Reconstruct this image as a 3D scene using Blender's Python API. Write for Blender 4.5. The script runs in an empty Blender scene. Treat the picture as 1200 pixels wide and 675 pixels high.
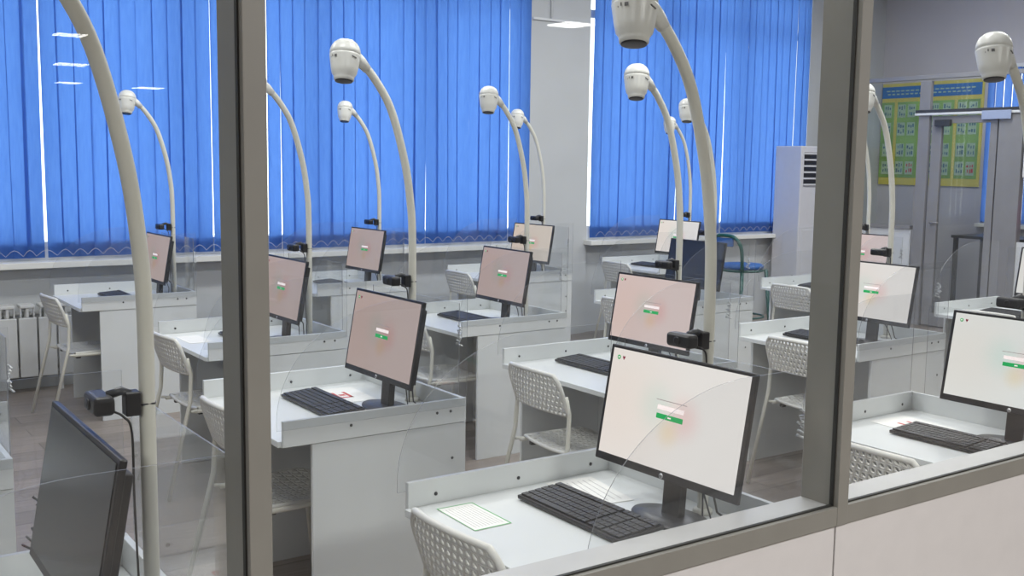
import bpy, math, random
from mathutils import Vector, Matrix
random.seed(7)
C = bpy.context.scene.collection
S = bpy.context.scene
PI = math.pi
# ------------------------------------------------------------------ camera
F_PX, YAW, PIT, ROL = 1246.5, 0.60714695, -0.11641998, 0.01309719
cd = bpy.data.cameras.new('camera'); cam = bpy.data.objects.new('camera', cd); C.objects.link(cam)
cd.sensor_width = 36; cd.lens = F_PX/1200*36; cd.clip_start = .02; cd.clip_end = 200
fw = Vector((math.sin(YAW)*math.cos(PIT), math.cos(YAW)*math.cos(PIT), math.sin(PIT)))
rt = Vector((math.cos(YAW), -math.sin(YAW), 0)); up = rt.cross(fw)
r2 = rt*math.cos(ROL)+up*math.sin(ROL); u2 = up*math.cos(ROL)-rt*math.sin(ROL)
Mx = Matrix((r2, u2, -fw)).transposed().to_4x4(); Mx.translation = (0, 0, 1.73); cam.matrix_world = Mx
S.camera = cam
# ------------------------------------------------------------------ light
S.view_settings.view_transform = 'Standard'; S.view_settings.look = 'None'
S.view_settings.gamma = 1; S.view_settings.use_curve_mapping = False
S.view_settings.exposure = 0.0
S.cycles.transparent_max_bounces = 40; S.cycles.max_bounces = 7; S.cycles.diffuse_bounces = 4
S.cycles.glossy_bounces = 3; S.cycles.caustics_reflective = False; S.cycles.caustics_refractive = False
S.cycles.sample_clamp_indirect = 4
w = bpy.data.worlds.new('World'); S.world = w; w.use_nodes = True
w.node_tree.nodes['Background'].inputs[0].default_value = (.88, .94, 1, 1)
w.node_tree.nodes['Background'].inputs[1].default_value = 3.4
def area(name, loc, sx, sy, power, col=(1, .99, .97), rot=(0, 0, 0)):
    l = bpy.data.lights.new(name, 'AREA'); l.shape = 'RECTANGLE'; l.size = sx; l.size_y = sy
    l.energy = power; l.color = col
    o = bpy.data.objects.new(name, l); o.location = loc; o.rotation_euler = rot; C.objects.link(o); return o
for lx in (.4, 3.4, 6.4, 9.2):
    for ly in (3.0, 6.2):
        area('ceiling_lamp_light', (lx, ly, 4.02), 1.6, .5, 62)
for lx in (-2, 2, 6):
    area('hall_fill_light', (lx, -1.3, 2.95), 1.2, .6, 122, (1, .975, .95))  # unseen fill lights, added to brighten the parapet and partition frame
# ------------------------------------------------------------------ materials
def new(name):
    m = bpy.data.materials.new(name); m.use_nodes = True
    return m, m.node_tree.nodes, m.node_tree.links, m.node_tree.nodes['Principled BSDF']
def mat(name, col, rough=.5, metal=0, noise=0, nscale=20, spec=.5, emit=None, es=1):
    m, n, l, b = new(name)
    b.inputs['Base Color'].default_value = (*col, 1); b.inputs['Roughness'].default_value = rough
    b.inputs['Metallic'].default_value = metal; b.inputs['Specular IOR Level'].default_value = spec
    if noise:
        t = n.new('ShaderNodeTexNoise'); t.inputs['Scale'].default_value = nscale; t.inputs['Detail'].default_value = 5
        tc = n.new('ShaderNodeTexCoord'); l.new(tc.outputs['Object'], t.inputs['Vector'])
        mr = n.new('ShaderNodeMapRange'); mr.inputs[1].default_value = .3; mr.inputs[2].default_value = .7
        mr.inputs[3].default_value = 1-noise; mr.inputs[4].default_value = 1+noise
        l.new(t.outputs['Fac'], mr.inputs[0])
        v = n.new('ShaderNodeVectorMath'); v.operation = 'SCALE'; v.inputs[0].default_value = col
        l.new(mr.outputs[0], v.inputs['Scale']); l.new(v.outputs[0], b.inputs['Base Color'])
    if emit:
        b.inputs['Emission Color'].default_value = (*emit, 1); b.inputs['Emission Strength'].default_value = es
    return m
def srgb(r, g, b):
    f = lambda c: (c/255/12.92 if c < 10 else ((c/255+.055)/1.055)**2.4)
    return (f(r), f(g), f(b))
M = {}
M['desk'] = mat('white_laminate', (.66, .685, .69), .32, noise=.02, nscale=6)
M['plastic'] = mat('white_plastic', (.68, .675, .64), .4, noise=.03, nscale=30)
M['pole'] = mat('cream_painted_tube', (.66, .65, .58), .35, noise=.03, nscale=12)
M['head'] = mat('ivory_plastic', (.72, .72, .68), .3, noise=.02)
M['black'] = mat('black_plastic', (.012, .012, .014), .38, noise=.1)
M['darkgrey'] = mat('dark_grey_plastic', (.045, .047, .052), .35, noise=.06)
M['key'] = mat('keycap', (.03, .031, .034), .45, noise=.1, nscale=60)
M['print'] = mat('grey_print', (.12, .12, .12), .6, noise=.05)
M['alu'] = mat('grey_painted_aluminium', (.235, .23, .205), .45, noise=.04, nscale=9)
M['alu2'] = mat('satin_aluminium', (.50, .50, .50), .38, noise=.05, nscale=9)
M['gasket'] = mat('black_gasket', (.02, .02, .017), .6, noise=.1)
M['wallp'] = mat('painted_wall', (.52, .54, .56), .7, noise=.025, nscale=3)
M['wallr'] = mat('lilac_grey_wall', (.52, .51, .545), .7, noise=.03, nscale=2)
M['parapet'] = mat('white_wall_panel', (.64, .625, .615), .65, noise=.02, nscale=14)
M['frame_w'] = mat('white_window_frame', (.7, .72, .74), .4, noise=.02)
M['sill'] = mat('white_sill', (.78, .78, .75), .35, noise=.02)
M['ceil'] = mat('ceiling_paint', (.75, .75, .75), .8, noise=.02)
M['rad'] = mat('radiator_enamel', (.62, .63, .63), .35, noise=.02)
M['dark_in'] = mat('dark_grille', (.06, .06, .06), .7, noise=.1)
M['teal'] = mat('teal_metal', (.0, .07, .06), .35, noise=.05)
M['blue'] = mat('blue_cushion', (.02, .1, .32), .6, noise=.05)
M['ac'] = mat('air_conditioner_shell', (.62, .62, .66), .35, noise=.02)
M['paper'] = mat('paper', (.80, .80, .78), .8, noise=.015)
M['text'] = mat('pale_grey_print', (.42, .42, .43), .7, noise=.08)
M['green'] = mat('green_print', (.05, .36, .08), .6, noise=.05)
M['red'] = mat('red_print', (.55, .06, .06), .6, noise=.05)
M['lens'] = mat('lens_glass', (.008, .008, .01), .35, noise=.05)
M['silver'] = mat('silver_badge', (.6, .6, .62), .3, .4, noise=.03)
M['off'] = mat('dark_monitor_glass', (.022, .023, .026), .22, noise=.05)
M['cable'] = mat('black_cable', (.015, .015, .016), .5, noise=.05)
M['greycable'] = mat('grey_cable', (.2, .2, .21), .5, noise=.05)
M['glue'] = mat('clear_clip', (.7, .72, .74), .25, noise=.1)

def glassmat(name, tint, veil=0.0, smear=0.0):
    m, n, l, b = new(name); n.remove(b)
    out = n['Material Output']
    tr = n.new('ShaderNodeBsdfTransparent'); tr.inputs[0].default_value = (*tint, 1)
    gl = n.new('ShaderNodeBsdfGlossy'); gl.inputs['Roughness'].default_value = .0
    lw = n.new('ShaderNodeLayerWeight'); lw.inputs[0].default_value = .5
    p = n.new('ShaderNodeMath'); p.operation = 'POWER'; p.inputs[1].default_value = 4.2; l.new(lw.outputs['Facing'], p.inputs[0])
    q = n.new('ShaderNodeMath'); q.operation = 'MULTIPLY_ADD'; q.inputs[1].default_value = .9; q.inputs[2].default_value = .024
    l.new(p.outputs[0], q.inputs[0])
    mx = n.new('ShaderNodeMixShader'); l.new(q.outputs[0], mx.inputs[0]); l.new(tr.outputs[0], mx.inputs[1]); l.new(gl.outputs[0], mx.inputs[2])
    last = mx
    if veil:
        df = n.new('ShaderNodeBsdfDiffuse'); df.inputs[0].default_value = (.62, .66, .70, 1)
        t = n.new('ShaderNodeTexNoise'); t.inputs['Scale'].default_value = 3.5; t.inputs['Detail'].default_value = 6
        tc = n.new('ShaderNodeTexCoord'); l.new(tc.outputs['Object'], t.inputs['Vector'])
        mr = n.new('ShaderNodeMapRange'); mr.inputs[1].default_value = .35; mr.inputs[2].default_value = .75
        mr.inputs[3].default_value = veil; mr.inputs[4].default_value = veil+smear
        l.new(t.outputs['Fac'], mr.inputs[0])
        m2 = n.new('ShaderNodeMixShader'); l.new(mr.outputs[0], m2.inputs[0]); l.new(mx.outputs[0], m2.inputs[1]); l.new(df.outputs[0], m2.inputs[2])
        last = m2
    l.new(last.outputs[0], out.inputs[0]); return m
M['glass'] = glassmat('clear_window_glass', (.97, .98, .975), .002, .005)
M['plexi'] = glassmat('clear_acrylic', (.975, .98, .985), .004, .016)
def edgemat():
    m, n, l, b = new('acrylic_edge'); out = n['Material Output']
    b.inputs['Base Color'].default_value = (.27, .28, .30, 1); b.inputs['Roughness'].default_value = .3
    tr = n.new('ShaderNodeBsdfTransparent'); mx = n.new('ShaderNodeMixShader'); mx.inputs[0].default_value = .6
    l.new(tr.outputs[0], mx.inputs[1]); l.new(b.outputs[0], mx.inputs[2]); l.new(mx.outputs[0], out.inputs[0]); return m
M['plexi_edge'] = edgemat()
def blindmat():
    m, n, l, b = new('blue_blind_fabric'); out = n['Material Output']; n.remove(b)
    t = n.new('ShaderNodeTexNoise'); t.inputs['Scale'].default_value = 60; t.inputs['Detail'].default_value = 3
    tc = n.new('ShaderNodeTexCoord'); mp = n.new('ShaderNodeMapping'); mp.inputs['Scale'].default_value = (1, 1, .15)
    l.new(tc.outputs['Object'], mp.inputs[0]); l.new(mp.outputs[0], t.inputs['Vector'])
    cr = n.new('ShaderNodeValToRGB'); cr.color_ramp.elements[0].color = (.06, .15, .46, 1); cr.color_ramp.elements[1].color = (.10, .225, .565, 1)
    l.new(t.outputs['Fac'], cr.inputs[0])
    d = n.new('ShaderNodeBsdfDiffuse'); tl = n.new('ShaderNodeBsdfTranslucent')
    l.new(cr.outputs[0], d.inputs[0]); l.new(cr.outputs[0], tl.inputs[0])
    mx = n.new('ShaderNodeMixShader'); mx.inputs[0].default_value = .64
    l.new(d.outputs[0], mx.inputs[1]); l.new(tl.outputs[0], mx.inputs[2]); l.new(mx.outputs[0], out.inputs[0]); return m
M['blind'] = blindmat()
def floormat():
    m, n, l, b = new('laminate_floor')
    tc = n.new('ShaderNodeTexCoord'); br = n.new('ShaderNodeTexBrick')
    br.inputs['Scale'].default_value = 1; br.inputs['Brick Width'].default_value = 1.25; br.inputs['Row Height'].default_value = .19
    br.inputs['Mortar Size'].default_value = .002; br.inputs['Mortar'].default_value = (.05, .045, .04, 1)
    br.inputs['Color1'].default_value = (.20, .17, .15, 1); br.inputs['Color2'].default_value = (.30, .255, .225, 1)
    l.new(tc.outputs['Object'], br.inputs['Vector'])
    mp = n.new('ShaderNodeMapping'); mp.inputs['Scale'].default_value = (2.2, 26, 1); l.new(tc.outputs['Object'], mp.inputs[0])
    t = n.new('ShaderNodeTexNoise'); t.inputs['Scale'].default_value = 1.6; t.inputs['Detail'].default_value = 8; l.new(mp.outputs[0], t.inputs['Vector'])
    mr = n.new('ShaderNodeMapRange'); mr.inputs[3].default_value = .6; mr.inputs[4].default_value = 1.35; l.new(t.outputs['Fac'], mr.inputs[0])
    v = n.new('ShaderNodeVectorMath'); v.operation = 'SCALE'; l.new(br.outputs[0], v.inputs[0]); l.new(mr.outputs[0], v.inputs['Scale'])
    l.new(v.outputs[0], b.inputs['Base Color']); b.inputs['Roughness'].default_value = .42; return m
M['floor'] = floormat()
def screenmat(name, base, strength):
    # glowing screen: pale page with soft teal, pink and yellow blooms around the middle; local y is across, z up
    m, n, l, b = new(name); out = n['Material Output']; n.remove(b)
    tc = n.new('ShaderNodeTexCoord'); col = None
    prev = n.new('ShaderNodeRGB'); prev.outputs[0].default_value = (*base, 1); prev = prev.outputs[0]
    for (cy, cz, rad, c, a) in ((.062, .018, .10, (.62, .93, .88), .6), (-.050, .0, .085, (1, .60, .60), .55), (.0, -.045, .06, (1, .78, .42), .55), (.2, .0, .34, (1, .90, .84), .6)):
        mp = n.new('ShaderNodeVectorMath'); mp.operation = 'DISTANCE'; mp.inputs[1].default_value = (0, cy, cz); l.new(tc.outputs['Object'], mp.inputs[0])
        mr = n.new('ShaderNodeMapRange'); mr.interpolation_type = 'SMOOTHSTEP'; mr.inputs[1].default_value = 0; mr.inputs[2].default_value = rad
        mr.inputs[3].default_value = a; mr.inputs[4].default_value = 0; l.new(mp.outputs['Value'], mr.inputs[0])
        mx = n.new('ShaderNodeMix'); mx.data_type = 'RGBA'; l.new(mr.outputs[0], mx.inputs[0]); l.new(prev, mx.inputs[6])
        mx.inputs[7].default_value = (c[0]*base[0], c[1]*base[1], c[2]*base[2], 1); prev = mx.outputs[2]
    e = n.new('ShaderNodeEmission'); e.inputs[1].default_value = strength; l.new(prev, e.inputs[0])
    g = n.new('ShaderNodeBsdfGlossy'); g.inputs['Roughness'].default_value = .25; g.inputs[0].default_value = (.04, .04, .04, 1)
    ad = n.new('ShaderNodeAddShader'); l.new(e.outputs[0], ad.inputs[0]); l.new(g.outputs[0], ad.inputs[1]); l.new(ad.outputs[0], out.inputs[0])
    return m
SCR = {
 'bright': screenmat('lit_screen_white', srgb(236, 230, 226), 1.0),
 'cool': screenmat('lit_screen_cool', srgb(232, 234, 232), 1.0),
 'pink': screenmat('lit_screen_pinkish', srgb(216, 196, 192), 1.0),
 'dim': screenmat('lit_screen_dim', srgb(180, 162, 158), 1.0),
 'cream': screenmat('lit_screen_cream', srgb(212, 198, 184), 1.0)}
M['ui_green'] = mat('screen_button_green', (0, .2, .05), .5, emit=srgb(10, 140, 70), es=1, noise=.02)
M['ui_white'] = mat('screen_field_white', (.5, .5, .5), .5, emit=srgb(236, 214, 212), es=.9, noise=.02)
M['ui_grey'] = mat('screen_text_grey', (.2, .2, .2), .5, emit=srgb(140, 120, 120), es=.9, noise=.02)
M['ui_red'] = mat('screen_icon_red', (.1, 0, .02), .5, emit=srgb(110, 20, 35), es=.9, noise=.02)
M['ui_pink'] = mat('magenta_screen', (.2, 0, .1), .5, emit=srgb(205, 95, 190), es=.9, noise=.05)
# ------------------------------------------------------------------ mesh helpers
class MB:
    def __init__(s): s.v = []; s.f = []; s.mi = []; s.sm = []
    def add(s, vs, fs, mi=0, smooth=False):
        o = len(s.v); s.v += [tuple(v) for v in vs]
        for f in fs: s.f.append(tuple(i+o for i in f)); s.mi.append(mi); s.sm.append(smooth)
        return s
    def box(s, a, b, mi=0):
        x0, y0, z0 = a; x1, y1, z1 = b
        return s.add([(x0,y0,z0),(x1,y0,z0),(x1,y1,z0),(x0,y1,z0),(x0,y0,z1),(x1,y0,z1),(x1,y1,z1),(x0,y1,z1)],
                     [(0,3,2,1),(4,5,6,7),(0,1,5,4),(1,2,6,5),(2,3,7,6),(3,0,4,7)], mi)
    def tube(s, pts, r, n=12, mi=0, caps=True, flat=1.0):
        P = [Vector(p) for p in pts]; rr = r if isinstance(r, (list, tuple)) else [r]*len(P); rings = []
        ref = None
        for i, p in enumerate(P):
            t = (P[min(i+1, len(P)-1)]-P[max(i-1, 0)]).normalized()
            if ref is None: ref = Vector((0, 1, 0)) if abs(t.y) < .9 else Vector((1, 0, 0))
            a = (ref-t*ref.dot(t)).normalized(); b = t.cross(a); ref = a
            rings.append([p+(a*math.cos(2*PI*k/n)*rr[i]*flat+b*math.sin(2*PI*k/n)*rr[i]) for k in range(n)])
        vs = [v for g in rings for v in g]; fs = []
        for i in range(len(P)-1):
            for k in range(n): fs.append((i*n+k, i*n+(k+1) % n, (i+1)*n+(k+1) % n, (i+1)*n+k))
        if caps: fs.append(tuple(range(n-1, -1, -1))); fs.append(tuple((len(P)-1)*n+k for k in range(n)))
        return s.add(vs, fs, mi, True)
    def lathe(s, prof, n=28, mi=0, sx=1, sy=1):
        vs = []; fs = []
        for r, z in prof: vs += [(r*sx*math.cos(2*PI*k/n), r*sy*math.sin(2*PI*k/n), z) for k in range(n)]
        for i in range(len(prof)-1):
            for k in range(n): fs.append((i*n+k, i*n+(k+1) % n, (i+1)*n+(k+1) % n, (i+1)*n+k))
        fs.append(tuple(range(n-1, -1, -1))); fs.append(tuple((len(prof)-1)*n+k for k in range(n)))
        return s.add(vs, fs, mi, True)
    def prism(s, outline, t, plane='xz', at=0, mi=0, mi_edge=None):
        n = len(outline)
        def P(a, b, d): return {'xz': (a, d, b), 'yz': (d, a, b), 'xy': (a, b, d)}[plane]
        vs = [P(a, b, at) for a, b in outline]+[P(a, b, at+t) for a, b in outline]
        s.add(vs, [tuple(range(n)), tuple(range(2*n-1, n-1, -1))], mi)
        s.add(vs, [(i, (i+1) % n, n+(i+1) % n, n+i) for i in range(n)], mi if mi_edge is None else mi_edge)
        return s
    def xform(s, mtx):
        s.v = [tuple(mtx @ Vector(v)) for v in s.v]; return s
    def build(s, name, mats, parent=None, bevel=0, loc=None, seg=2):
        me = bpy.data.meshes.new(name); me.from_pydata(s.v, [], s.f)
        mats = mats if isinstance(mats, (list, tuple)) else [mats]
        for m in mats: me.materials.append(m)
        for p, mi, sm in zip(me.polygons, s.mi, s.sm): p.material_index = mi; p.use_smooth = sm
        me.update()
        o = bpy.data.objects.new(name, me); C.objects.link(o)
        if parent: o.parent = parent
        if loc: o.location = loc
        if bevel:
            b = o.modifiers.new('bevel', 'BEVEL'); b.width = bevel; b.segments = seg; b.limit_method = 'ANGLE'; b.angle_limit = math.radians(50)
        return o
def tag(o, label=None, cat=None, group=None, kind=None):
    if label: o['label'] = label
    if cat: o['category'] = cat
    if group: o['group'] = group
    if kind: o['kind'] = kind
    return o
def empty(name, loc=(0, 0, 0), rz=0):
    o = bpy.data.objects.new(name, None); o.location = loc; o.rotation_euler = (0, 0, rz); C.objects.link(o); return o
def kids(o): return [c for c in bpy.data.objects if c.parent == o]
def dup(o, loc=None, rz=None, parent=None):
    c = o.copy(); C.objects.link(c)
    if parent: c.parent = parent
    if loc is not None: c.location = loc
    if rz is not None: c.rotation_euler = (0, 0, rz)
    for ch in kids(o): dup(ch, parent=c)
    return c
def struct(o): return tag(o, kind='structure')
# ------------------------------------------------------------------ the room
WY = 8.55            # window wall
XR = 11.6            # right-hand wall
struct(MB().box((-6.5, -19, -.08), (13, 9.0, 0)).build('floor', M['floor']))
struct(MB().box((-6.5, 1.62, 4.1), (13, 9.0, 4.2)).build('ceiling', M['ceil']))
wb = MB().box((-3, WY, 0), (XR+1.4, WY+.3, .93)).box((-3, WY, 3.85), (XR+1.4, WY+.3, 4.1))
wb.box((6.1, WY-.04, 0), (6.83, WY+.3, 4.1)).box((10.2, WY, .93), (XR+1.4, WY+.3, 3.85)).box((-3, WY, .93), (-.6, WY+.3, 3.85))
struct(wb.build('wall_back', M['wallp']))
struct(MB().box((-3.1, 1.62, 0), (-3, WY, 4.1)).build('wall_left', M['wallp']))
wr = MB().box((XR, 7.12, 0), (XR+.12, WY, 4.1)).box((XR, 6.5, 2.9), (XR+.12, 7.12, 4.1)).box((XR, 6.5, 0), (XR+.12, 7.12, 1.1)).box((XR, 1.62, 0), (XR+.12, 6.5, 4.1))
struct(wr.build('wall_right', M['wallr']))
# parapet of the glazed partition, in two panels with a joint under the mullion
PF, PB = 1.600, 1.708
struct(MB().box((-6, PF+.004, 0), (2.078, PB-.004, .866)).box((2.082, PF+.002, 0), (13, PB-.004, .866)).build('wall_front', M['parapet']))
# hall behind the camera
struct(MB().box((-6.5, -19, 0), (-6.4, 1.62, 3.0)).box((12.9, -19, 0), (13, 1.62, 3.0)).box((-6.5, -19.1, 0), (13, -19, 3.0)).build('wall_hall', M['wallr']))
struct(MB().box((-6.5, -19, 3.0), (13, 1.7, 3.1)).build('ceiling_hall', M['wallr']))
struct(MB().box((-6.5, 1.6, 3.1), (13, 1.72, 4.1)).build('wall_front_upper', M['wallp']))
# partition frame : bottom rail, glazing bead, sill and mullions
fr = empty('partition_frame', (0, PF, .86)); struct(fr); fr['kind'] = 'structure'
def P_(mb, name, m, bevel=0, par=fr): # parts given in world coordinates
    o = mb.build(name, m, par, bevel); o.location = tuple(-c for c in par.location); return o
P_(MB().box((-6, PF-.004, .866), (13, PF+.012, .914)), 'bottom_rail', M['alu'], .0015)
P_(MB().box((-6, PF+.0125, .866), (13, PB+.002, .912)), 'inner_sill', M['alu2'], .0015)
P_(MB().box((-6, PF+.008, .905), (13, PF+.017, .9175)), 'gasket', M['gasket'])
P_(MB().box((-6, PF-.004, 2.94), (13, PB, 3.0)), 'top_rail', M['alu'])
for mxx in (-.872, .601, 2.0755, 3.55, 5.024, 6.5):
    P_(MB().box((mxx, PF-.0055, .866), (mxx+.0385, PF+.012, 2.95)), 'mullion', M['alu'], .0015)
    P_(MB().box((mxx+.0005, PF+.018, .900), (mxx+.037, PB, 2.95)), 'mullion_back', M['alu'], .0015)
    P_(MB().box((mxx-.003, PF+.008, .905), (mxx+.0415, PF+.019, 2.95)), 'mullion_gasket', M['gasket'])
xs = [-2.3, -.832, .6415, 2.116, 3.590, 5.064, 6.54, 8.1]
for i in range(7):
    x0, x1 = (xs[i]-.002, xs[i+1]-.040)
    P_(MB().box((x0, PF+.010, .908), (x1, PF+.015, 2.94)), 'glass_pane', M['glass'])
# windows
def window(idx, x0, x1, nm):
    r = empty('window_%d' % idx, ((x0+x1)/2, WY+.15, .96)); struct(r)
    m = MB().box((x0, WY-.008, .963), (x1, WY+.19, 1.10)).box((x0, WY+.12, 3.72), (x1, WY+.19, 3.85))
    for k in range(nm+1):
        cx = x0+(x1-x0)*k/nm; hw = .035 if 0 < k < nm else .05
        m.box((max(x0, cx-hw), WY+.12, 1.12), (min(x1, cx+hw), WY+.19, 3.72))
    m.box((x0, WY+.125, 3.22), (x1, WY+.185, 3.30))
    P_(m, 'window_frame', M['frame_w'], 0, r)
    P_(MB().box((x0, WY+.15, 1.12), (x1, WY+.156, 3.72)), 'window_pane', M['glass'], 0, r)
    return r
w1 = window(1, -.6, 6.1, 6); w2 = window(2, 6.83, 10.2, 3)
P_(MB().box((-.6, WY-.16, .915), (6.12, WY+.14, .962)), 'window_sill', M['sill'], .004, w1)
P_(MB().box((6.80, WY-.16, .915), (10.25, WY+.14, .962)), 'window_sill', M['sill'], .004, w2)
# vertical blinds
def blinds(x0, x1, label):
    r = empty('vertical_blind', ((x0+x1)/2, WY-.035, 3.5)); tag(r, label, 'blind', 'blue vertical blinds at the windows')
    m = MB(); ch = MB(); pitch = .1165; n = int((x1-x0)/pitch); W = .125
    yb = WY-.035
    prevb = None
    for k in range(n+1):
        cx = x0+.06+k*pitch+random.uniform(-.004, .004)
        if cx+.06 > x1+.01: break
        far = (cx-x0)/(x1-x0); a = math.radians(-random.uniform(3, 12))
        if random.random() < (.30 if x0 < 0 else .15+.4*far): a = math.radians(random.uniform(7, 10.5) if x0 < 0 else random.uniform(2.5, 4.5))
        dx, dy = math.cos(a)*W/2, math.sin(a)*W/2
        top = []
        zs = [.985, 1.4, 2.1, 3.0, 3.80]; tw = random.uniform(-.012, .012)
        cols = 5; vs = []
        for j, z in enumerate(zs):
            s = math.sin(j*1.1+k)*.006
            for i in range(cols):
                u = -1+2*i/(cols-1)
                vs.append((cx+u*dx+tw*(3.80-z)/2.5, yb+u*dy+.006*(1-u*u)+s, z))
        fs = [(j*cols+i, j*cols+i+1, (j+1)*cols+i+1, (j+1)*cols+i) for j in range(len(zs)-1) for i in range(cols-1)]
        m.add(vs, fs, 0, True)
        e = (cx+tw*1.25, yb-.02, 1.0)
        if prevb:
            mid = ((prevb[0]+e[0])/2, yb-.02, .975+.0)
            ch.tube([prevb, (prevb[0]*.7+e[0]*.3, yb-.022, 1.0+.035), ((prevb[0]+e[0])/2, yb-.022, 1.0+.045), (prevb[0]*.3+e[0]*.7, yb-.022, 1.0+.035), e], .0015, 5)
        prevb = e
    P_(m, 'slats', M['blind'], 0, r); P_(ch, 'bottom_chain', M['ac'], 0, r)
    P_(MB().box((x0, yb-.03, 3.80), (x1, yb+.03, 3.84)), 'head_rail', M['frame_w'], .003, r)
blinds(-.55, 6.10, 'blue vertical blind of the long window left of the wall pier')
blinds(6.89, 10.17, 'blue vertical blind right of the wall pier, above the tower air conditioner')
# pier trunking
t = empty('cable_trunking', (6.4, WY-.05, 3.1))
P_(MB().box((6.11, WY-.062, 3.112), (6.80, WY-.041, 3.135)), 'horizontal_duct', M['frame_w'], .002, t)
P_(MB().tube([(6.33, WY-.052, 3.13), (6.33, WY-.052, 4.08)], .009), 'vertical_pipe', M['frame_w'], 0, t)
tag(t, 'thin white cable duct with riser pipe on the wall pier between windows', 'cable duct')
# radiator
rd = empty('radiator', (1.0, WY-.12, .1)); tag(rd, 'white sectional radiator under the left window', 'radiator')
for k in range(11):
    x = .35+k*.1345
    s_ = MB().box((x, WY-.20, .12), (x+.122, WY-.17, .56)).box((x+.045, WY-.17, .12), (x+.075, WY-.05, .62)).box((x+.01, WY-.20, .63), (x+.112, WY-.06, .655)).box((x+.01, WY-.195, .56), (x+.022, WY-.17, .635)).box((x+.05, WY-.195, .56), (x+.072, WY-.17, .635)).box((x+.10, WY-.195, .56), (x+.112, WY-.17, .635))
    P_(s_, 'radiator_section', M['rad'], .006, rd)
P_(MB().tube([(.3, WY-.11, .17), (1.85, WY-.11, .17)], .018).tube([(.3, WY-.11, .58), (1.85, WY-.11, .58)], .018), 'water_pipe', M['rad'], 0, rd)
for bx in (.4, 1.7): P_(MB().box((bx, WY-.15, 0), (bx+.03, WY-.1, .13)), 'bracket_foot', M['rad'], 0, rd)
struct(MB().box((-3, WY-.018, 0), (6.1, WY, .08)).build('baseboard_back', M['wallp'], bevel=.003))
# ------------------------------------------------------------------ furniture builders
XD, YD, TZ = .75, .84, .757
def make_desk():
    r = empty('exam_desk')
    MB().box((-.012, .017, .735), (.733, .823, TZ)).build('desktop', M['desk'], r, .0015)
    MB().box((0, 0, .737), (XD, .016, .83)).build('front_skirt', M['desk'], r, .0012)
    MB().box((0, .824, .737), (XD, .84, .83)).build('back_skirt', M['desk'], r, .0012)
    MB().box((.734, .0165, .737), (XD, .8235, .829)).build('right_skirt', M['desk'], r, .0012)
    MB().box((.11, .003, 0), (XD, .019, .7345)).build('front_side_panel', M['desk'], r, .001)
    MB().box((.11, .821, 0), (XD, .837, .7345)).build('back_side_panel', M['desk'], r, .001)
    MB().box((.60, .02, .02), (.616, .82, .7345)).build('modesty_panel', M['desk'], r, .001)
    for x, y, s in ((.09, .8235, -1), (.38, .8235, -1), (.66, .8235, -1), (.62, 0, -1), (.68, 0, -1), (.26, 0, -1)):
        m = MB().lathe([(.0055, 0), (.0055, .002), (.002, .003)], 10).xform(Matrix.Translation((x, y, .785)) @ Matrix.Rotation(PI/2, 4, 'X'))
        m.build('screw', M['darkgrey'], r)
    for y, z in ((.2, .66), (.62, .66)):
        MB().lathe([(.0055, 0), (.0055, .002), (.002, .003)], 10).xform(Matrix.Translation((.69, .0025, z-y*.3)) @ Matrix.Rotation(PI/2, 4, 'X')).build('screw', M['darkgrey'], r)
    # clear acrylic screens with a quarter-ellipse leading corner
    arc = [(-.025+.5-.5*math.cos(t), .83+.4*math.sin(t)) for t in [i*PI/2/22 for i in range(23)]]
    out = [(-.025, .80)]+arc+[(.75, 1.23), (.75, .80)]
    MB().prism(out, .003, 'xz', -.0045, 0, 1).build('clear_screen', [M['plexi'], M['plexi_edge']], r)
    MB().prism(out, .003, 'xz', .8415, 0, 1).build('clear_screen', [M['plexi'], M['plexi_edge']], r)
    MB().prism([(.06, .80), (.06, 1.19), (.78, 1.19), (.78, .80)], .004, 'yz', .7515, 0, 1).build('clear_screen', [M['plexi'], M['plexi_edge']], r)
    for yy in (.035,):
        c = MB()
        for k in range(7):
            a = k*.9; c.tube([(.762+.01*math.cos(a), .065+.018*math.sin(a*1.7), 1.06+.012*k-.04), (.764, .078+.018*math.cos(a*2.1), 1.065+.012*k-.04), (.758, .072+.015*math.sin(a+1), 1.07+.012*k-.04)], .0035, 5)
        c.build('cable_tie', M['glue'], r)
    return r
def hole_grid(mb, nu, nv, fn, hu=.62, hv=.70, mi=0):
    K = 8
    for j in range(nv):
        off = .5 if j % 2 else 0
        for i in range(-1, nu+1):
            u0, u1 = i+off, i+1+off
            if u0 < -1e-6 and u1 <= 1e-6 or u0 >= nu-1e-6: continue
            half = (u0 < 0 or u1 > nu)
            a, b = max(0, u0), min(nu, u1)
            if half:
                mb.add([fn(a/nu, j/nv), fn(b/nu, j/nv), fn(b/nu, (j+1)/nv), fn(a/nu, (j+1)/nv)], [(0, 1, 2, 3)], mi, True); continue
            cu, cv = (a+b)/2, j+.5
            sq = [(1, 0), (1, 1), (0, 1), (-1, 1), (-1, 0), (-1, -1), (0, -1), (1, -1)]
            o = [fn((cu+x*.5)/nu, (cv+y*.5)/nv) for x, y in sq]
            c = [fn((cu+math.cos(k*PI/4)*.5*hu)/nu, (cv+math.sin(k*PI/4)*.5*hv)/nv) for k in range(K)]
            mb.add(o+c, [(k, (k+1) % K, K+(k+1) % K, K+k) for k in range(K)], mi, True)
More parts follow.
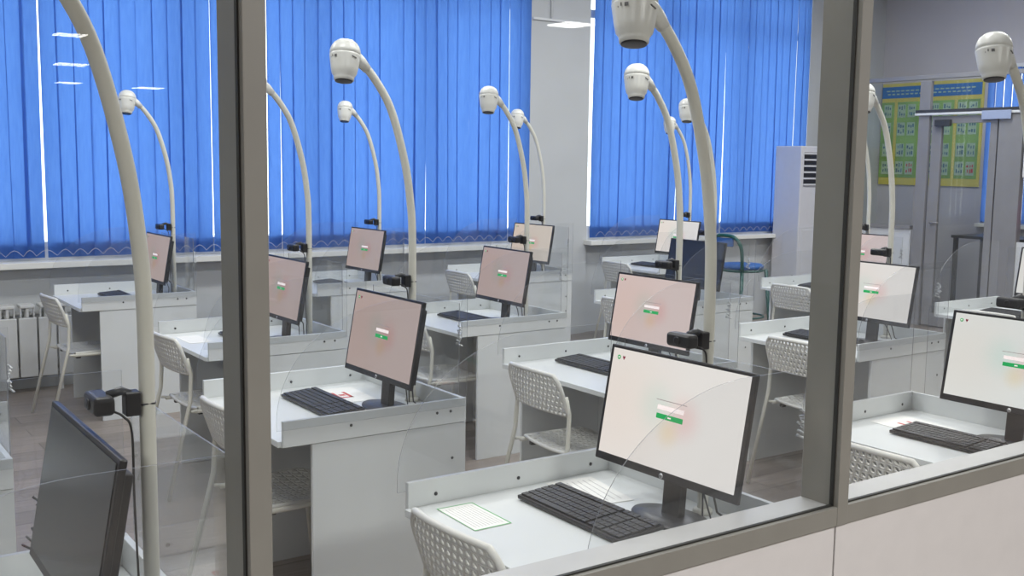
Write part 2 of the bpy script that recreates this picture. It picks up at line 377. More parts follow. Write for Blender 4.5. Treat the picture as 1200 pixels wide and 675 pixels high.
def make_chair():
    r = empty('perforated_chair')
    HW = .2
    def bw(v): return HW-(.032*max(0, (v-.6)/.4)**2.4)
    def back(u, v):
        s = -1+2*u; y = s*bw(v); z = .635+.185*v-.006*s*s*v
        x = .035-.062*v-.022*(1-s*s)
        return (x, y, z)
    m = MB(); hole_grid(m, 15, 7, back)
    o = m.build('backrest', M['plastic'], r); sd = o.modifiers.new('s', 'SOLIDIFY'); sd.thickness = .007
    rim = [back(0, 0)]+[back(0, v/8) for v in range(1, 9)]+[back(u/12, 1) for u in range(1, 12)]+[back(1, v/8) for v in range(8, -1, -1)]
    rr = MB().tube(rim, .0105, 10); rr.tube([back(u/12, 0) for u in range(13)], .0075, 8)
    rr.build('backrest_rim', M['plastic'], r)
    def seat(u, v):
        s = -1+2*u; x = .075+.37*v; return (x, s*(.195-.02*max(0, (v-.8)/.2)**2), .447+.006*s*s-.018*max(0, (v-.85)/.15)**2-.008*(1-s*s))
    m = MB(); hole_grid(m, 10, 10, seat, .35, .6)
    o = m.build('seat', M['plastic'], r); sd = o.modifiers.new('s', 'SOLIDIFY'); sd.thickness = .007
    sr = [seat(0, 0)]+[seat(0, v/6) for v in range(1, 7)]+[seat(u/8, 1) for u in range(1, 8)]+[seat(1, v/6) for v in range(6, -1, -1)]+[seat(u/8, 0) for u in range(7, -1, -1)]
    MB().tube(sr, .009, 8, caps=False).build('seat_rim', M['plastic'], r)
    for s in (-1, 1):
        MB().tube([(.018, s*.203, .72), (.036, s*.206, .64), (.028, s*.21, .50), (-.10, s*.22, .0)], .0105, 10).build('leg', M['pole'], r)
        MB().tube([(.05, s*.2, .44), (.36, s*.2, .437), (.41, s*.203, .42), (.43, s*.21, .37), (.47, s*.222, .0)], .0105, 10).build('leg', M['pole'], r)
        MB().tube([(.03, s*.211, .445), (.10, s*.196, .44)], .007, 8).build('seat_bracket', M['pole'], r)
        MB().box((.085, s*.165-.012, .415), (.115, s*.165+.012, .434)).build('stacking_stop', M['black'], r, .003)
    return r
def place(mb, z0, tilt):   # used by the monitor: lean back about the y axis
    return mb.xform(Matrix.Translation((0, 0, z0)) @ Matrix.Rotation(tilt, 4, 'Y'))
def make_monitor(kind, icons=True):
    r = empty('monitor')
    W, Hh, T = .545, .336, .03; tilt = math.radians(10); z0 = .122
    fx = Matrix.Translation((-.095, 0, z0)) @ Matrix.Rotation(tilt, 4, 'Y')
    MB().box((-.004, -W/2, 0), (.010, W/2, Hh)).box((.010, -W/2+.02, .02), (.030, W/2-.02, Hh-.03)).xform(fx).build('bezel', M['black'], r, .003)
    sm = SCR.get(kind, M['off'])
    o = MB().box((-.0005, -W/2+.014, -.151), (.0015, W/2-.014, .1525)).build('screen', sm, r)
    o.matrix_local = fx @ Matrix.Translation((-.0055, 0, .174))
    if kind in SCR:
        def flat(name, y0, y1, z0_, z1_, m, th=.0006):
            return MB().box((-.0005-th, y0, z0_), (-.0005, y1, z1_)).build(name, m, o)
        flat('button', -.050, .050, -.013, .001, M['ui_green'], .0008)
        flat('text_field', -.050, .050, .012, .024, M['ui_white'])
        flat('text_line', -.058, .058, .037, .039, M['ui_grey'])
        flat('button_mark', -.006, .006, -.008, -.004, M['ui_white'], .0011)
        if icons:
            MB().lathe([(.0065, 0), (.0065, .0008)], 16).xform(Matrix.Translation((-.0005, .232, .128)) @ Matrix.Rotation(-PI/2, 4, 'Y')).build('icon', M['ui_green'], o)
            MB().lathe([(.0028, 0), (.0028, .0011)], 16).xform(Matrix.Translation((-.0005, .232, .128)) @ Matrix.Rotation(-PI/2, 4, 'Y')).build('icon_centre', M['ui_white'], o)
            MB().prism([(.208, .134), (.2115, .1315), (.215, .134), (.2165, .130), (.2115, .122), (.2065, .130)], .0008, 'yz', -.0013).build('icon', M['ui_red'], o)
    b = MB().lathe([(.0075, 0), (.0075, .0008)], 20).xform(fx @ Matrix.Translation((-.0042, 0, .0095)) @ Matrix.Rotation(-PI/2, 4, 'Y')).build('logo', M['silver'], r)
    tx = bpy.data.curves.new('logo_letters', 'FONT'); tx.body = 'hp'; tx.size = .011; tx.align_x = 'CENTER'; tx.align_y = 'CENTER'; tx.extrude = .0003
    to = bpy.data.objects.new('logo_letters', tx); C.objects.link(to); bpy.context.view_layer.update(); tm_ = bpy.data.meshes.new_from_object(to); bpy.data.objects.remove(to)
    to = bpy.data.objects.new('logo_letters', tm_); C.objects.link(to); tm_.materials.clear(); tm_.materials.append(M['black']); to.parent = b
    to.matrix_local = fx @ Matrix.Translation((-.0054, 0, .0095)) @ Matrix(((0, 0, -1, 0), (-1, 0, 0, 0), (0, 1, 0, 0), (0, 0, 0, 1)))
    MB().box((-.030, -.034, .008), (-.004, .034, .20)).xform(Matrix.Translation((-.03, 0, 0)) @ Matrix.Rotation(math.radians(4), 4, 'Y')).build('neck', M['black'], r, .004)
    MB().box((-.055, -.05, .17), (-.02, .05, .27)).build('hinge_plate', M['black'], r, .004)
    MB().lathe([(.135, 0), (.137, .004), (.133, .009), (.05, .014), (.001, .015)], 40, sx=.60).xform(Matrix.Translation((-.052, 0, 0))).build('base', M['darkgrey'], r)
    c = MB().tube([(-.02, -.06, .17), (.02, -.08, .10), (.01, -.11, .04), (.03, -.16, .012), (.06, -.2, .008), (.10, -.14, .008)], .0032, 6)
    c.tube([(-.02, -.03, .16), (.0, -.07, .08), (-.02, -.12, .02), (.03, -.22, .008), (.08, -.25, .006)], .0028, 6)
    c.build('cable', M['cable'], r)
    return r
def make_keyboard():
    r = empty('keyboard')
    MB().box((0, -.226, 0), (.160, .226, .012)).xform(Matrix.Rotation(math.radians(-4), 4, 'Y')).xform(Matrix.Translation((0, 0, .003))).build('keyboard_case', M['black'], r, .003)
    k = MB(); rows = 6
    for j in range(rows):
        x0 = .010+j*.0235+(.005 if j == 5 else 0)
        for (a, b, n) in ((-.219, -.149, 4), (-.142, -.085, 3), (-.077, .219, 15)):
            for i in range(n):
                y0 = a+(b-a)*i/n; y1 = a+(b-a)*(i+1)/n
                if j == 0 and n == 15 and 4 <= i <= 10:
                    if i > 4: continue
                    y1 = a+(b-a)*11/n
                k.box((x0, y0+.0012, .0125), (x0+.019, y1-.0012, .017))
    k.xform(Matrix.Rotation(math.radians(-4), 4, 'Y')).xform(Matrix.Translation((0, 0, .003))).build('keys', M['key'], r)
    return r
def smooth_path(P, n=6):
    out = []
    for i in range(len(P)-1):
        p0 = Vector(P[max(0, i-1)]); p1 = Vector(P[i]); p2 = Vector(P[i+1]); p3 = Vector(P[min(len(P)-1, i+2)])
        for k in range(n):
            t = k/n
            out.append(.5*((2*p1)+(-p0+p2)*t+(2*p0-5*p1+4*p2-p3)*t*t+(-p0+3*p1-3*p2+p3)*t**3))
    out.append(Vector(P[-1])); return out
def make_stand():
    r = empty('camera_stand')
    path = [(0, 0, TZ+.004), (0, 0, 1.1), (0, 0, 1.42), (-.008, 0, 1.56), (-.035, 0, 1.73), (-.095, 0, 1.93), (-.165, 0, 2.045), (-.235, 0, 2.12)]
    MB().tube(smooth_path(path), .0158, 16).build('pole', M['pole'], r)
    MB().lathe([(.028, 0), (.028, .010), (.024, .014), (.017, .016)], 24).build('pole_base', M['pole'], r, loc=(0, 0, TZ+.001))
    hx = Matrix.Translation((-.30, 0, 2.035)) @ Matrix.Rotation(math.radians(8), 4, 'Y') @ Matrix.Rotation(math.radians(-9), 4, 'X') @ Matrix.Diagonal((.95, .95, .97, 1))
    prof = [(.036, 0), (.0395, .002), (.041, .012), (.0425, .018), (.050, .028), (.055, .05), (.0595, .08), (.0625, .098), (.0628, .102), (.0600, .104), (.0600, .107), (.0625, .109),
            (.0615, .12), (.057, .135), (.048, .149), (.034, .160), (.017, .1655), (.002, .167)]
    h = MB().lathe(prof, 36).xform(hx).build('camera_head', M['head'], r)
    MB().lathe([(.030, -.004), (.0350, -.003), (.0355, .003)], 28).xform(hx).build('lens', M['lens'], h)
    for a, z, wd, hh in ((3.62, .086, .011, .010), (3.36, .088, .004, .009), (3.2, .083, .003, .003)):
        rad = .0612; mk = MB()
        c0 = Matrix.Rotation(a, 4, 'Z') @ Matrix.Translation((rad, 0, z))
        mk.add([c0 @ Vector((.0006, -wd/2, -hh/2)), c0 @ Vector((.0006, wd/2, -hh/2)), c0 @ Vector((.0016, wd/2, hh/2)), c0 @ Vector((.0016, -wd/2, hh/2))], [(0, 1, 2, 3)])
        mk.xform(hx).build('printed_mark', M['print'], h)
    sl = MB().box((.056, -.011, -.0018), (.0622, .011, .0018)).xform(Matrix.Translation((0, 0, .086)) @ Matrix.Rotation(4.9, 4, 'Z') @ Matrix.Rotation(-.25, 4, 'X')).xform(hx).build('vent_slot', M['print'], h)
    MB().tube([(-.20, 0, 2.083), (-.225, 0, 2.108), (-.255, 0, 2.128)], [.0175, .022, .027], 16).build('neck_joint', M['head'], r)
    return r
def make_webcam():      # origin on the pole axis
    r = empty('webcam')
    MB().box((-.046, -.022, -.020), (-.0165, .012, .028)).build('clamp', M['black'], r, .003)
    MB().tube([(-.018, .008, .0), (0.0, .0185, 0), (.0175, 0.004, 0), (.012, -.014, 0), (-.018, -.014, 0)], .0018, 6).build('clamp_strap', M['black'], r)
    MB().tube([(-.035, -.008, .022), (-.05, -.004, .030), (-.075, .004, .022)], .009, 10).build('hinge_arm', M['darkgrey'], r)
    b = MB().box((-.108, -.034, -.012), (-.068, .058, .026)).build('webcam_body', M['black'], r, .010, seg=4)
    MB().lathe([(.011, 0), (.011, .004), (.007, .0045), (.002, .003)], 20).xform(Matrix.Translation((-.107, .012, .007)) @ Matrix.Rotation(-PI/2, 4, 'Y')).build('webcam_lens', M['lens'], b)
    MB().tube(smooth_path([(-.072, -.01, -.006), (-.055, -.035, -.015), (-.04, -.035, -.05), (-.038, -.032, -.2), (-.03, -.03, -.49)]), .0025, 6).build('cable', M['cable'], r)
    return r
desk0 = make_desk(); chair0 = make_chair(); kb0 = make_keyboard(); stand0 = make_stand(); web0 = make_webcam()
mons = {}
used = set()
def inst(key, proto, loc, rz, label, cat, group):
    o = proto if key not in used else dup(proto)
    used.add(key); o.location = loc; o.rotation_euler = (0, 0, rz); return tag(o, label, cat, group)
# x0, yfront, screen, where phrase, monitor dx/dy/rot, chair(dx,dy,rot) or None
DESKS = [
 (-.09, 1.735, 'off', 'in the bottom left corner behind the left pane', (-.015, .06, .00), None, None),
 (1.43, 1.735, 'bright', 'of the nearest central desk, touching the partition sill', (0, .014, .03), (-.045, .48, .04), (.305, .495)),
 (3.03, 1.735, 'cool', 'of the nearest desk in the right pane', (-.01, -.055, .0), (-.10, .39, 0), (.352, .395)),
 (-.20, 3.41, None, '', None, None, None),
 (1.41, 3.41, 'dim', 'of the second-row desk just right of the left mullion', (-.013, -.055, .01), (-.05, .42, .05), (.27, .445)),
 (2.90, 3.41, 'pink', 'of the desk right behind the nearest central monitor', (-.085, -.055, .015), (-.12, .39, -.03), (.26, .50)),
 (4.55, 3.41, 'bright', 'of the second-row desk beside the right mullion', (-.095, -.055, -.02), (-.125, .30, 0), (.28, .48)),
 (6.45, 3.41, 'cool', 'of the second-row desk at the right edge', (-.048, -.054, 0), (-.06, .40, .05), (.27, .46)),
 (1.73, 5.11, 'dim', 'of the third-row desk behind the left mullion', (-.047, -.055, .007), (-.07, .42, .06), (.30, .42)),
 (3.20, 5.10, 'dim', 'of the third-row desk left of the wall pier', (-.08, -.055, -.03), (-.12, .40, 0), (.27, .46)),
 (4.85, 5.10, 'off', 'of the third-row desk between the central poles', (-.105, -.055, 0), (-.12, .39, 0), (.27, .46)),
 (6.60, 5.10, 'pink', 'of the third-row desk beside the air conditioner', (0, -.03, 0), (-.15, .38, 0), (.27, .46)),
 (1.61, 7.20, 'dim', 'of the back-row desk beside the radiator', (.01, -.055, .01), (-.12, .28, .08), (.26, .46)),
 (3.26, 7.20, 'dim', 'of the back-row desk below the long window', (-.02, -.055, .03), (-.14, .40, 0), (.27, .46)),
 (4.88, 7.20, 'cream', 'of the back-row desk before the wall pier', (-.02, -.03, .05), (-.15, .38, 0), (.27, .46)),
 (6.65, 7.20, 'bright', 'of the back-row desk below the right window', (-.08, -.055, .03), (-.15, .42, 0), (.27, .46)),
]
for i, (x0, yf, scr, wh, md, chd, kb) in enumerate(DESKS):
    if i == 3:
        inst('desk', desk0, (x0, yf, 0), 0, 'white desk end with tangled cables at the left frame edge', 'desk', 'white exam desks')
        continue
    place_ = wh.replace('of the ', '').replace('in the ', '')
    short = wh[3:] if wh.startswith('of ') else wh
    at = ('on '+short) if wh.startswith('of ') else wh
    inst('desk', desk0, (x0, yf, 0), 0, ('white exam desk with clear side screens, '+short) if not wh.startswith('of ') else 'white clear-screened desk, '+short, 'desk', 'white exam desks')
    if i == 2:      # this desk top is a little shorter at its open end
        d_ = [o for o in bpy.data.objects if o.name.startswith('exam_desk')][-1]; d_.location.x = 3.145; d_.scale = (.847, 1, 1)
    k = scr
    if k not in mons: mons[k] = make_monitor(k)
    st = 'monitor with dark switched-off screen ' if k == 'off' else 'black-framed monitor with lit login page '
    inst('mon'+k, mons[k], (x0+.615+md[0], yf+.335+md[1], TZ+.001), md[2], st+at, 'monitor', 'monitors on the exam desks')
    if kb:
        inst('kb', kb0, (x0+min(kb[0], .615+md[0]-.134-.161), yf+kb[1], TZ+.001), 0, 'black keyboard '+at, 'keyboard', 'keyboards on the exam desks')
    px_, py_ = x0+.69, yf+.345
    if i == 1: px_ = x0+.68
    if i == 0: px_, py_ = .588, 2.11
    if i == 4: px_ += .015
    if i == 12: px_ += .015
    if i == 15: px_ += .0
    inst('stand', stand0, (px_, py_, 0), .36 if i == 0 else 0, 'arched pole with dome camera '+at, 'camera stand', 'arched camera stands')
    inst('web', web0, (px_, py_, 1.25), 0, 'black webcam on the pole '+at, 'webcam', 'webcams clamped on the poles')
    if chd:
        inst('chair', chair0, (x0+chd[0], yf+chd[1], 0), chd[2], 'white perforated chair at '+short, 'chair', 'white perforated chairs')
bpy.context.view_layer.update()
# ------------------------------------------------------------------ papers on desks
def sheet(corners, z, name, label, border=None, lines=0, redmark=False, group=None):
    cx = sum(c[0] for c in corners)/4; cy = sum(c[1] for c in corners)/4
    r = MB().add([(c[0]-cx, c[1]-cy, 0) for c in corners]+[(c[0]-cx, c[1]-cy, .0008) for c in corners], [(3, 2, 1, 0), (4, 5, 6, 7), (0, 1, 5, 4), (1, 2, 6, 5), (2, 3, 7, 6), (3, 0, 4, 7)]).build(name, M['paper'])
    r.location = (cx, cy, z); tag(r, label, 'paper', group)
    c = [Vector((a[0]-cx, a[1]-cy, .0009)) for a in corners]
    def bl(u, v): return (c[0]*(1-u)+c[1]*u)*(1-v)+(c[3]*(1-u)+c[2]*u)*v
    def quad(m, u0, v0, u1, v1): m.add([bl(u0, v0), bl(u1, v0), bl(u1, v1), bl(u0, v1)], [(0, 1, 2, 3)])
    if border:
        m = MB(); t = .022
        quad(m, 0, 0, 1, t); quad(m, 0, 1-t, 1, 1); quad(m, 0, t, t, 1-t); quad(m, 1-t*1.6, t, 1, 1-t); m.build('border', border, r)
    if lines:
        m = MB()
        for k in range(lines):
            u = .14+.72*k/(lines-1)
            v = .10
            while v < .88:
                wv = random.uniform(.02, .07); quad(m, u-.012, v, u+.010, min(v+wv, .9)); v += wv+.012
            if random.random() < .2: pass
        m.build('text_lines', M['text'], r)
    if redmark:
        m = MB(); quad(m, .35, .3, .42, .7); quad(m, .6, .3, .67, .7); quad(m, .35, .3, .67, .36); quad(m, .45, .45, .58, .55); m.build('red_mark', M['red'], r)
    return r
sheet([(1.486, 2.296), (1.605, 2.296), (1.608, 2.503), (1.492, 2.507)], TZ+.001, 'paper_sheet', 'green-bordered printed sheet behind the nearest chair', M['green'], 9)
sheet([(1.83, 2.30), (2.02, 2.27), (2.06, 2.52), (1.90, 2.54)], TZ+.001, 'paper_sheet', 'plain instruction sheet beside the keyboard of the nearest central monitor', None, 7)
sheet([(1.80, 3.86), (2.00, 3.84), (2.02, 4.12), (1.82, 4.14)], TZ+.001, 'paper_sheet', 'white sheet with a red mark behind the second-row keyboard', None, 0, True)
sheet([(3.42, 2.28), (3.62, 2.26), (3.64, 2.50), (3.44, 2.52)], TZ+.001, 'paper_sheet', 'red-marked sheet beside the keyboard in the right pane', None, 0, True)
sheet([(.40, 2.25), (.57, 2.25), (.57, 2.45), (.42, 2.47)], TZ+.001, 'paper_sheet', 'red-marked sheet behind the switched-off corner monitor', None, 0, True)
sheet([(1.78, 5.55), (1.90, 5.55), (1.90, 5.80), (1.78, 5.80)], TZ+.001, 'paper_sheet', 'sheet with faint print on the third-row desk left of the mullion', None, 7)
sheet([(3.52, 5.50), (3.70, 5.50), (3.70, 5.80), (3.52, 5.80)], TZ+.001, 'paper_sheet', 'loose white sheets behind the third-row keyboard before the pier', None, 0)
# tangled cables at left
cb = MB()
for k in range(7):
    a = k*.7; cb.tube(smooth_path([(.54+.02*math.sin(a), 3.42+.05*k/3, .70-.03*k), (.58+.03*math.cos(a), 3.40, .62-.02*k), (.55+.04*math.sin(a*1.7), 3.37, .55-.03*k), (.60+.03*math.cos(a*2), 3.38, .5-.02*k), (.54, 3.42, .44-.02*k), (.52, 3.40, .2)]), .004, 6)
cb.v = [(x+.062, y, z) for x, y, z in cb.v]
tag(cb.build('cable_bundle', M['cable']), 'tangle of black cables hanging at the left frame edge', 'cables')
# ------------------------------------------------------------------ air conditioner
ac = empty('air_conditioner', (9.95, 8.3, 0)); tag(ac, 'tall white tower air conditioner standing beside the right window', 'air conditioner')
ax0, ax1, ay0, ay1, az = 9.54, 10.08, 8.06, 8.44, 1.97
P_(MB().box((ax0, ay0, .06), (ax1, ay1, az)), 'cabinet', M['ac'], .012, ac)
P_(MB().box((ax0+.01, ay0+.02, 0), (ax1-.01, ay1-.02, .06)), 'plinth', M['darkgrey'], 0, ac)
P_(MB().box((ax0+.05, ay0-.004, 1.52), (ax1-.05, ay0+.004, 1.90)), 'outlet_grille', M['black'], 0, ac)
for k in range(6):
    P_(MB().box((ax0+.045, ay0-.016, 1.525+k*.070), (ax1-.045, ay0-.001, 1.546+k*.070)), 'louvre', M['ac'], .003, ac)
P_(MB().box((ax0+.06, ay0-.006, .2), (ax1-.06, ay0+.001, 1.02)), 'front_door', M['ac'], .004, ac)
P_(MB().box((ax0+.28, ay0-.008, 1.2), (ax0+.36, ay0+.001, 1.33)), 'control_panel', M['darkgrey'], .003, ac)
# ------------------------------------------------------------------ teal stool chair
st = empty('bar_chair', (7.55, 6.95, 0)); tag(st, 'tall teal metal chair with a blue padded seat below the right window', 'chair')
sx, sy, sz = 7.46, 6.95, .775
P_(MB().lathe([(.0, 0), (.19, 0), (.215, .012), (.215, .035), (.19, .05), (0.001, .056)], 32, sx=.95, sy=.9).xform(Matrix.Translation((sx, sy, sz))), 'seat_cushion', M['blue'], 0, st)
for dx, dy in ((-.16, -.15), (.16, -.15), (.16, .15), (-.16, .15)):
    P_(MB().tube([(sx+dx, sy+dy, sz), (sx+dx*1.35, sy+dy*1.35, 0)], .017), 'leg', M['teal'], 0, st)
P_(MB().tube([(sx+.22*math.cos(a*PI/12), sy+.21*math.sin(a*PI/12), .33) for a in range(25)], .009, 8, caps=False), 'foot_ring', M['teal'], 0, st)
P_(MB().tube([(sx+.20*math.cos(a*PI/12), sy+.19*math.sin(a*PI/12), sz-.01) for a in range(25)], .011, 8, caps=False), 'seat_ring', M['teal'], 0, st)
P_(MB().tube(smooth_path([(sx-.17, sy-.16, sz), (sx-.20, sy-.17, sz+.2), (sx-.23, sy-.12, sz+.30), (sx-.24, sy, sz+.32), (sx-.23, sy+.12, sz+.30), (sx-.20, sy+.17, sz+.2), (sx-.17, sy+.16, sz)]), .017, 10), 'back_hoop', M['teal'], 0, st)
P_(MB().box((sx-.25, sy-.10, sz+.22), (sx-.225, sy+.10, sz+.30)), 'back_pad', M['blue'], .008, st)
tag(MB().tube(smooth_path([(7.40, 6.3, .78), (7.46, 6.35, .62), (7.55, 6.4, .52), (7.56, 6.4, .40), (7.50, 6.35, .30), (7.45, 6.3, .0)]), .008, 8).build('power_cable', M['greycable']), 'grey cable drooping beside the tall teal chair', 'cable')
# ------------------------------------------------------------------ aluminium office partition at right
PX = 10.4
M['alu3'] = mat('dull_grey_aluminium', (.26, .26, .27), .4, noise=.05, nscale=9)
of = empty('office_partition', (PX, 5, 0)); struct(of)
y_post0, y_post1 = 7.02, 7.22
P_(MB().box((PX, 1.8, 2.70), (PX+.06, 8.5, 2.745)), 'top_rail', M['alu3'], .002, of)
P_(MB().box((PX, 7.05, 0), (PX+.05, 7.18, 2.68)), 'post', M['alu3'], .002, of)
P_(MB().box((PX, 8.44, 0), (PX+.06, 8.5, 2.68)), 'post', M['alu3'], .002, of)
P_(MB().box((PX-.02, 1.8, 2.31), (PX+.06, 7.22, 2.335)), 'transom', M['frame_w'], .002, of)
P_(MB().box((PX-.01, 1.8, 2.336), (PX+.06, 7.22, 2.37)), 'transom_cap', M['darkgrey'], .002, of)
P_(MB().box((PX, 5.98, 0), (PX+.08, 6.24, 2.31)), 'post', M['alu3'], .002, of)
P_(MB().box((PX+.02, 7.22, .05), (PX+.04, 8.44, 1.06)), 'infill_panel', M['frame_w'], 0, of)
P_(MB().box((PX, 7.22, 1.06), (PX+.06, 8.44, 1.10)), 'mid_rail', M['alu3'], 0, of)
P_(MB().box((PX+.027, 7.22, 1.10), (PX+.033, 8.44, 2.68)), 'glass_pane', M['glass'], 0, of)
P_(MB().box((PX+.027, 1.8, 2.35), (PX+.033, 7.03, 2.68)), 'glass_pane', M['glass'], 0, of)
P_(MB().box((PX+.02, 1.8, .05), (PX+.04, 5.98, 1.0)), 'infill_panel', M['frame_w'], 0, of)
P_(MB().box((PX+.027, 1.8, 1.0), (PX+.033, 5.98, 2.31)), 'glass_pane', M['glass'], 0, of)
dr = empty('door_1', (PX, 7.0, 0)); struct(dr)
P_(MB().box((PX+.012, 6.90, .02), (PX+.052, 7.02, 2.30)).box((PX+.012, 6.26, .02), (PX+.052, 6.34, 2.30)).box((PX+.012, 6.34, .02), (PX+.052, 6.90, .16)).box((PX+.012, 6.34, 2.22), (PX+.052, 6.90, 2.30)), 'door_frame', M['alu3'], .002, dr)
P_(MB().box((PX+.027, 6.34, .16), (PX+.033, 6.90, 2.22)), 'glass_pane', M['glass'], 0, dr)
P_(MB().tube([(PX-.03, 6.95, 1.15), (PX-.035, 6.85, 1.15)], .01).tube([(PX+.012, 6.95, 1.15), (PX-.035, 6.95, 1.15)], .01), 'handle', M['alu3'], 0, dr)
P_(MB().box((PX-.04, 6.78, 2.19), (PX+.012, 6.96, 2.26)), 'door_closer', M['darkgrey'], .004, dr)
# poster on the far wall
ps = empty('wall_poster', (XR-.01, 8, 2)); tag(ps, 'large green and yellow information poster with blue header on the right wall', 'poster')
M['pgreen'] = mat('poster_green', (.24, .42, .10), .5, noise=.25, nscale=3)
M['pyellow'] = mat('poster_yellow', (.62, .55, .10), .5, noise=.08, nscale=4)
M['pblue'] = mat('poster_blue', (.03, .16, .42), .5, noise=.05)
M['ppale'] = mat('poster_pale_panel', (.40, .54, .36), .5, noise=.1, nscale=8)
M['pdark'] = mat('poster_pictogram', (.08, .18, .22), .5, noise=.2)
ya, yb_, za, zb = 7.16, 8.53, 1.53, 2.78
P_(MB().box((XR-.02, ya, za), (XR, yb_, zb)), 'board', M['pyellow'], 0, ps)
P_(MB().box((XR-.024, ya+.03, za+.09), (XR-.021, yb_, zb-.23)), 'green_field', M['pgreen'], 0, ps)
P_(MB().box((XR-.026, ya+.02, zb-.18), (XR-.021, yb_, zb-.04)), 'header', M['pblue'], 0, ps)
tm = MB()
for k in range(18):
    tm.box((XR-.028, ya+.10+k*.068, zb-.10), (XR-.0265, ya+.10+k*.068+.05, zb-.085)); tm.box((XR-.028, ya+.16+k*.064, zb-.14), (XR-.0265, ya+.16+k*.064+.04, zb-.125))
P_(tm, 'header_text', M['ppale'], 0, ps)
P_(MB().box((XR-.027, 7.48, za), (XR-.0245, 7.52, zb-.2)).box((XR-.027, 8.30, za), (XR-.0245, 8.34, zb-.2)), 'yellow_bar', M['pyellow'], 0, ps)
for j in range(4):
    for y0 in (ya+.06, ya+.20, 7.56, 7.72, 7.88, 8.04, 8.18, 8.38):
        z0 = za+.13+j*.22+(.04 if j > 1 else 0)
        P_(MB().box((XR-.029, y0, z0), (XR-.0275, y0+.11, z0+.16)), 'picture_panel', M['ppale'], 0, ps)
        g = MB(); 
        for q in range(6):
            gy = y0+.012+(q % 3)*.031; gz = z0+.02+(q//3)*.07+random.uniform(0, .015); g.box((XR-.031, gy, gz), (XR-.0295, gy+random.uniform(.01, .024), gz+random.uniform(.02, .05)))
        P_(g, 'pictogram', M['pdark'] if random.random() < .93 else M['red'], 0, ps)
# window and blind right of the poster
w3 = window_ = empty('window_3', (XR+.06, 6.8, 1.1)); struct(w3)
P_(MB().box((XR+.05, 6.5, 1.1), (XR+.09, 6.56, 2.9)).box((XR+.05, 7.06, 1.1), (XR+.09, 7.12, 2.9)).box((XR+.05, 6.56, 2.84), (XR+.09, 7.06, 2.9)).box((XR+.05, 6.56, 1.1), (XR+.09, 7.06, 1.16)), 'window_frame', M['frame_w'], 0, w3)
P_(MB().box((XR-.08, 6.48, 1.07), (XR+.05, 7.14, 1.11)), 'window_sill', M['sill'], .003, w3)
b3 = empty('vertical_blind', (XR-.03, 6.8, 2.9)); tag(b3, 'narrow blue vertical blind right of the poster on the far wall', 'blind')
m = MB()
for k in range(6):
    y = 6.50+k*.10; m.add([(XR-.045, y, 1.13), (XR-.025, y+.105, 1.13), (XR-.025, y+.105, 2.88), (XR-.045, y, 2.88)], [(0, 1, 2, 3)])
P_(m, 'slats', M['blind'], 0, b3); P_(MB().box((XR-.06, 6.48, 2.88), (XR-.01, 7.10, 2.92)), 'head_rail', M['frame_w'], 0, b3)
# notice and objects beyond the office door
nt = empty('wall_notice', (PX-.01, 5.9, 1.9)); tag(nt, 'white notice with a circled digit taped on the office glass, right edge', 'notice')
P_(MB().box((PX-.004, 5.62, 1.66), (PX, 5.95, 2.12)), 'notice_sheet', M['paper'], 0, nt)
P_(MB().tube([(PX-.006, 5.80+.055*math.cos(a*PI/14), 1.93+.055*math.sin(a*PI/14)) for a in range(29)], .004, 6, caps=False), 'circle', M['print'], 0, nt)
P_(MB().box((PX-.008, 5.795, 1.895), (PX-.004, 5.805, 1.96)), 'digit', M['print'], 0, nt)
lp = empty('lintel_label', (PX, 6.25, 2.3)); tag(lp, 'pale blue plate on the white transom above the office door', 'plate')
P_(MB().box((PX-.03, 6.10, 2.25), (PX-.021, 6.42, 2.34)), 'plate', mat('pale_blue', (.35, .42, .6), .5, noise=.03), .002, lp)
tag(P_(MB().box((XR-.03, 5.6, 1.9), (XR-.001, 6.3, 2.75)), 'board', M['teal'], .004, empty('teal_board', (XR, 6, 2))).parent, 'teal board on the far wall at the right edge', 'board')
od = empty('office_desk', (11.0, 6.0, 0)); tag(od, 'dark-topped office desk beyond the glass partition, under the pink screen', 'desk')
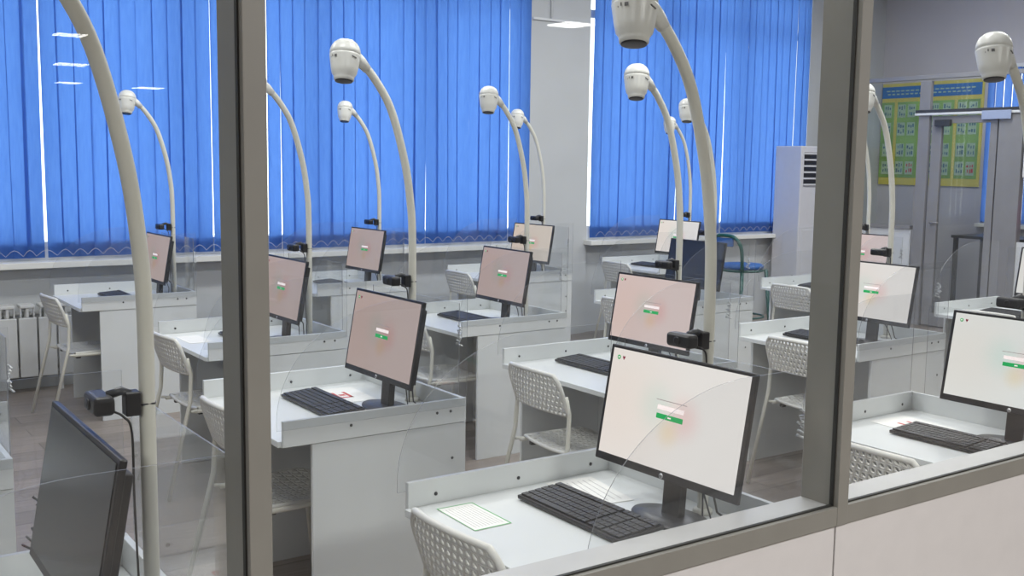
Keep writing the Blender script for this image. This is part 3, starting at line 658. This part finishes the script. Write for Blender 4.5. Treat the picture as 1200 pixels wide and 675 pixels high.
P_(MB().box((10.7, 5.0, .98), (11.3, 6.9, 1.01)), 'desktop', M['darkgrey'], .003, od)
P_(MB().box((10.72, 5.02, 0), (10.76, 5.06, .98)).box((11.24, 5.02, 0), (11.28, 5.06, .98)).box((10.72, 6.84, 0), (10.76, 6.88, .98)).box((11.24, 6.84, 0), (11.28, 6.88, .98)), 'legs', M['darkgrey'], 0, od)
pm = empty('monitor', (10.95, 5.9, 1.011)); tag(pm, 'small monitor with a magenta screen beyond the glass, right edge', 'monitor')
P_(MB().box((10.9, 5.52, 1.11), (10.93, 6.07, 1.42)), 'bezel', M['black'], .004, pm)
P_(MB().box((10.896, 5.54, 1.13), (10.8995, 6.05, 1.40)), 'screen', M['ui_pink'], 0, pm)
P_(MB().box((10.93, 5.76, 1.02), (10.96, 5.84, 1.2)), 'neck', M['black'], .003, pm)
P_(MB().lathe([(.11, 0), (.11, .01), (.03, .013)], 24).xform(Matrix.Translation((10.95, 5.8, 1.0115))), 'base', M['black'], 0, pm)
# ------------------------------------------------------------------ hall ceiling fixtures (mirrored in the glass)
M['lampw'] = mat('lamp_diffuser', (.8, .8, .8), .5, emit=(1, .98, .95), es=22, noise=.02)
for (hx_, hy_, hs_, wh_) in ((2.55, -8.3, .16, 'topmost streak in the left pane'), (3.35, -11.9, .22, 'second streak down in the left pane'), (4.12, -15.6, .2, 'third streak down in the left pane'), (5.5, -15.9, .25, 'streak beside the back-row dome camera'), (5.9, -4.4, .17, 'streak at the top of the wall pier')):
    L = empty('ceiling_lamp', (hx_, hy_, 3.0)); tag(L, 'white hall lamp mirrored in the glass, '+wh_, 'ceiling lamp', 'hall ceiling lamps')
    P_(MB().box((hx_-hs_, hy_-hs_, 2.96), (hx_+hs_, hy_+hs_, 2.999)), 'lamp_housing', M['frame_w'], .003, L)
    for k in range(4): P_(MB().box((hx_-hs_*.9+k*hs_*.47, hy_-hs_*.9, 2.952), (hx_-hs_*.9+k*hs_*.47+hs_*.34, hy_+hs_*.9, 2.959)), 'tube_light', M['lampw'], 0, L)
